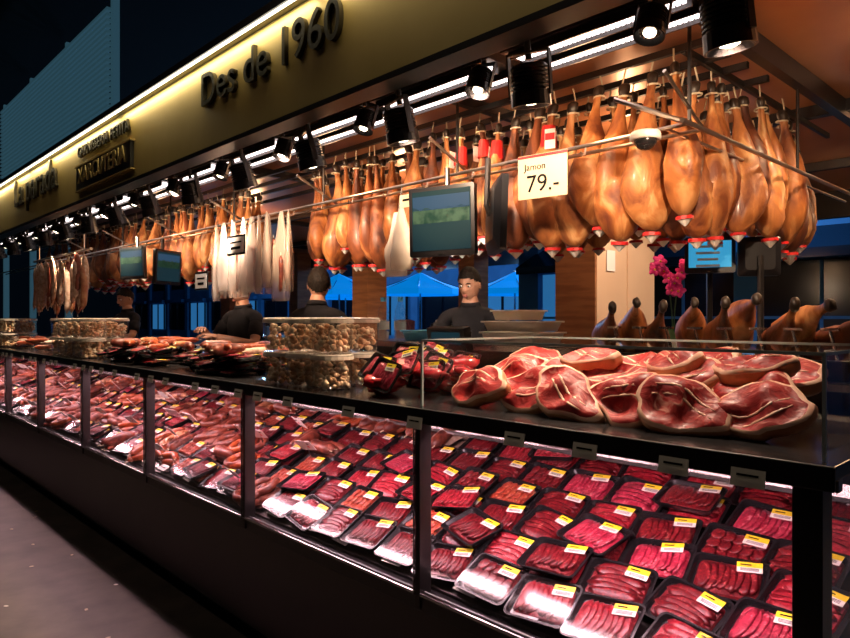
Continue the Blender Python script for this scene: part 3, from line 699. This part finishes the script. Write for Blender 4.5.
lamp('SPOT','staff_fill',(-2.3,2.47,1.95),75,(1,.8,.65),target=(-3.28,3.5,1.68),spot_size=math.radians(40),spot_blend=.6,shadow_soft_size=.05)  # added fill on the first assistant's face, no fixture
lamp('SPOT','staff_fill',(-4.4,2.2,2.3),70,(1,.8,.65),target=(-5.1,2.75,1.4),spot_size=math.radians(80),spot_blend=.6,shadow_soft_size=.05)  # added fill on the assistant behind the bags, no fixture
# ------------------------------------------------------------ street background
bl=M('blue_facade',(.02,.13,.30),(.03,.16,.36),scale=1.5,rough=.7)
winm=M('lit_shop_window',(.02,.06,.12),rough=.1,emit=(.04,.26,.65),es=.45)
dk=M('dark_window',(.005,.008,.015),rough=.15,spec=.3)
b=MB(); b.add(box(-70,6,24,24.4,0,9),bl)
for i in range(19):
    x=-66+i*4
    b.add(box(x-.25,x+.25,23.8,24,0,9),bl); b.add(box(x+.6,x+3.3,23.93,24.0,.6,2.8),winm if i%2 else dk); b.add(box(x+.8,x+3.1,23.93,24.0,4,6.6),dk)
    for q in (x+.6,x+1.95,x+3.3): b.add(box(q-.05,q+.05,23.85,23.95,.6,2.8),dk)
    b.add(box(x+.4,x+3.5,23.6,24,2.9,3.15),bl)
b.obj('wall_street_facade')
b=MB(); b.add(box(-8,6,10,10.3,0,4.5),bl)
for i in range(6):
    x=-7.6+i*1.9; b.add(box(x-.16,x+.16,9.86,10,0,3.4),bl); b.add(box(x+.2,x+1.7,9.95,10.0,.8,2.3),dk if i!=0 else winm); b.add(box(x+.2,x+1.7,9.93,9.99,1.5,1.54),bl); b.add(box(x+.93,x+.97,9.93,9.99,.8,2.3),bl)
    b.add(([(x+.1,10,2.75),(x+1.8,10,2.75),(x+1.8,9.3,2.40),(x+.1,9.3,2.40),(x+.1,9.3,2.28),(x+1.8,9.3,2.28)],[(0,1,2,3),(3,2,5,4)]),dk)
b.obj('wall_shopfront_blue')
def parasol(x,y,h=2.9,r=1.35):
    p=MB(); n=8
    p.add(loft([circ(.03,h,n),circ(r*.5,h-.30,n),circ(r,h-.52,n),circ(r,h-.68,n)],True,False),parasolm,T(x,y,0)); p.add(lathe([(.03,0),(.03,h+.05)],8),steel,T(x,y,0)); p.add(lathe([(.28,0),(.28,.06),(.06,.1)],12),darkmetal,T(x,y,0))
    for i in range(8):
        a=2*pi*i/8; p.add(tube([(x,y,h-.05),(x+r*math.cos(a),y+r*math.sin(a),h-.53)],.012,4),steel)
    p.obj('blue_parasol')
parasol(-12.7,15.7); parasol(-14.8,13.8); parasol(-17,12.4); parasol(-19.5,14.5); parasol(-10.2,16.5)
for i in range(6):
    lamp('POINT','street_fill',(-4-i*6.5,17.5,4.2),600,(.25,.55,1),shadow_soft_size=.3)  # added blue fill for facade and parasols, no actual lamps stand here
lamp('POINT','street_fill',(-3,8.7,3.0),75,(.3,.6,1),shadow_soft_size=.2)  # this and the next: added blue fill on the near shopfront
lamp('POINT','street_fill',(2,8.7,3.0),75,(.3,.6,1),shadow_soft_size=.2)
lv=M('louvre_slats_glow',(.06,.10,.13),rough=.6,emit=(.025,.07,.095),es=.7)  # slats glow by themselves so they show against the dark roof
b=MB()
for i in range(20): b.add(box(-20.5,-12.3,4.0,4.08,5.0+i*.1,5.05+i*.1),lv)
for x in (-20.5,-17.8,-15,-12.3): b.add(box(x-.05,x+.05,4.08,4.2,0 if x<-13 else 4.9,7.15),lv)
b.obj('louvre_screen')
g=MB()
for i in range(60):
    g.add(ell(.014,.009,.002,6,4,.4,i),white if i%3==0 else rope,T(R.uniform(-7,-1.6),R.uniform(-.5,1.4),.002)@RZ(R.uniform(0,180)))
g.obj('floor_crumbs')
lamp('AREA','hall_light',(-5,-1.2,6.8),28,(1,.75,.55),rot=(0,0,0),shape='RECTANGLE',size=6,size_y=.4)
w=bpy.data.worlds.new('world'); bpy.context.scene.world=w; w.use_nodes=True
w.node_tree.nodes['Background'].inputs[0].default_value=(.02,.05,.10,1); w.node_tree.nodes['Background'].inputs[1].default_value=.03
c=bpy.data.cameras.new('camera'); co=bpy.data.objects.new('camera',c); bpy.context.scene.collection.objects.link(co)
co.location=(0,0,1.5); co.rotation_euler=(math.radians(90),0,math.radians(46.6)); c.sensor_width=36; c.lens=28.4; c.clip_start=.02
bpy.context.scene.camera=co
vs_=bpy.context.scene.view_settings
vs_.view_transform='Standard'; vs_.look='None'; vs_.exposure=0
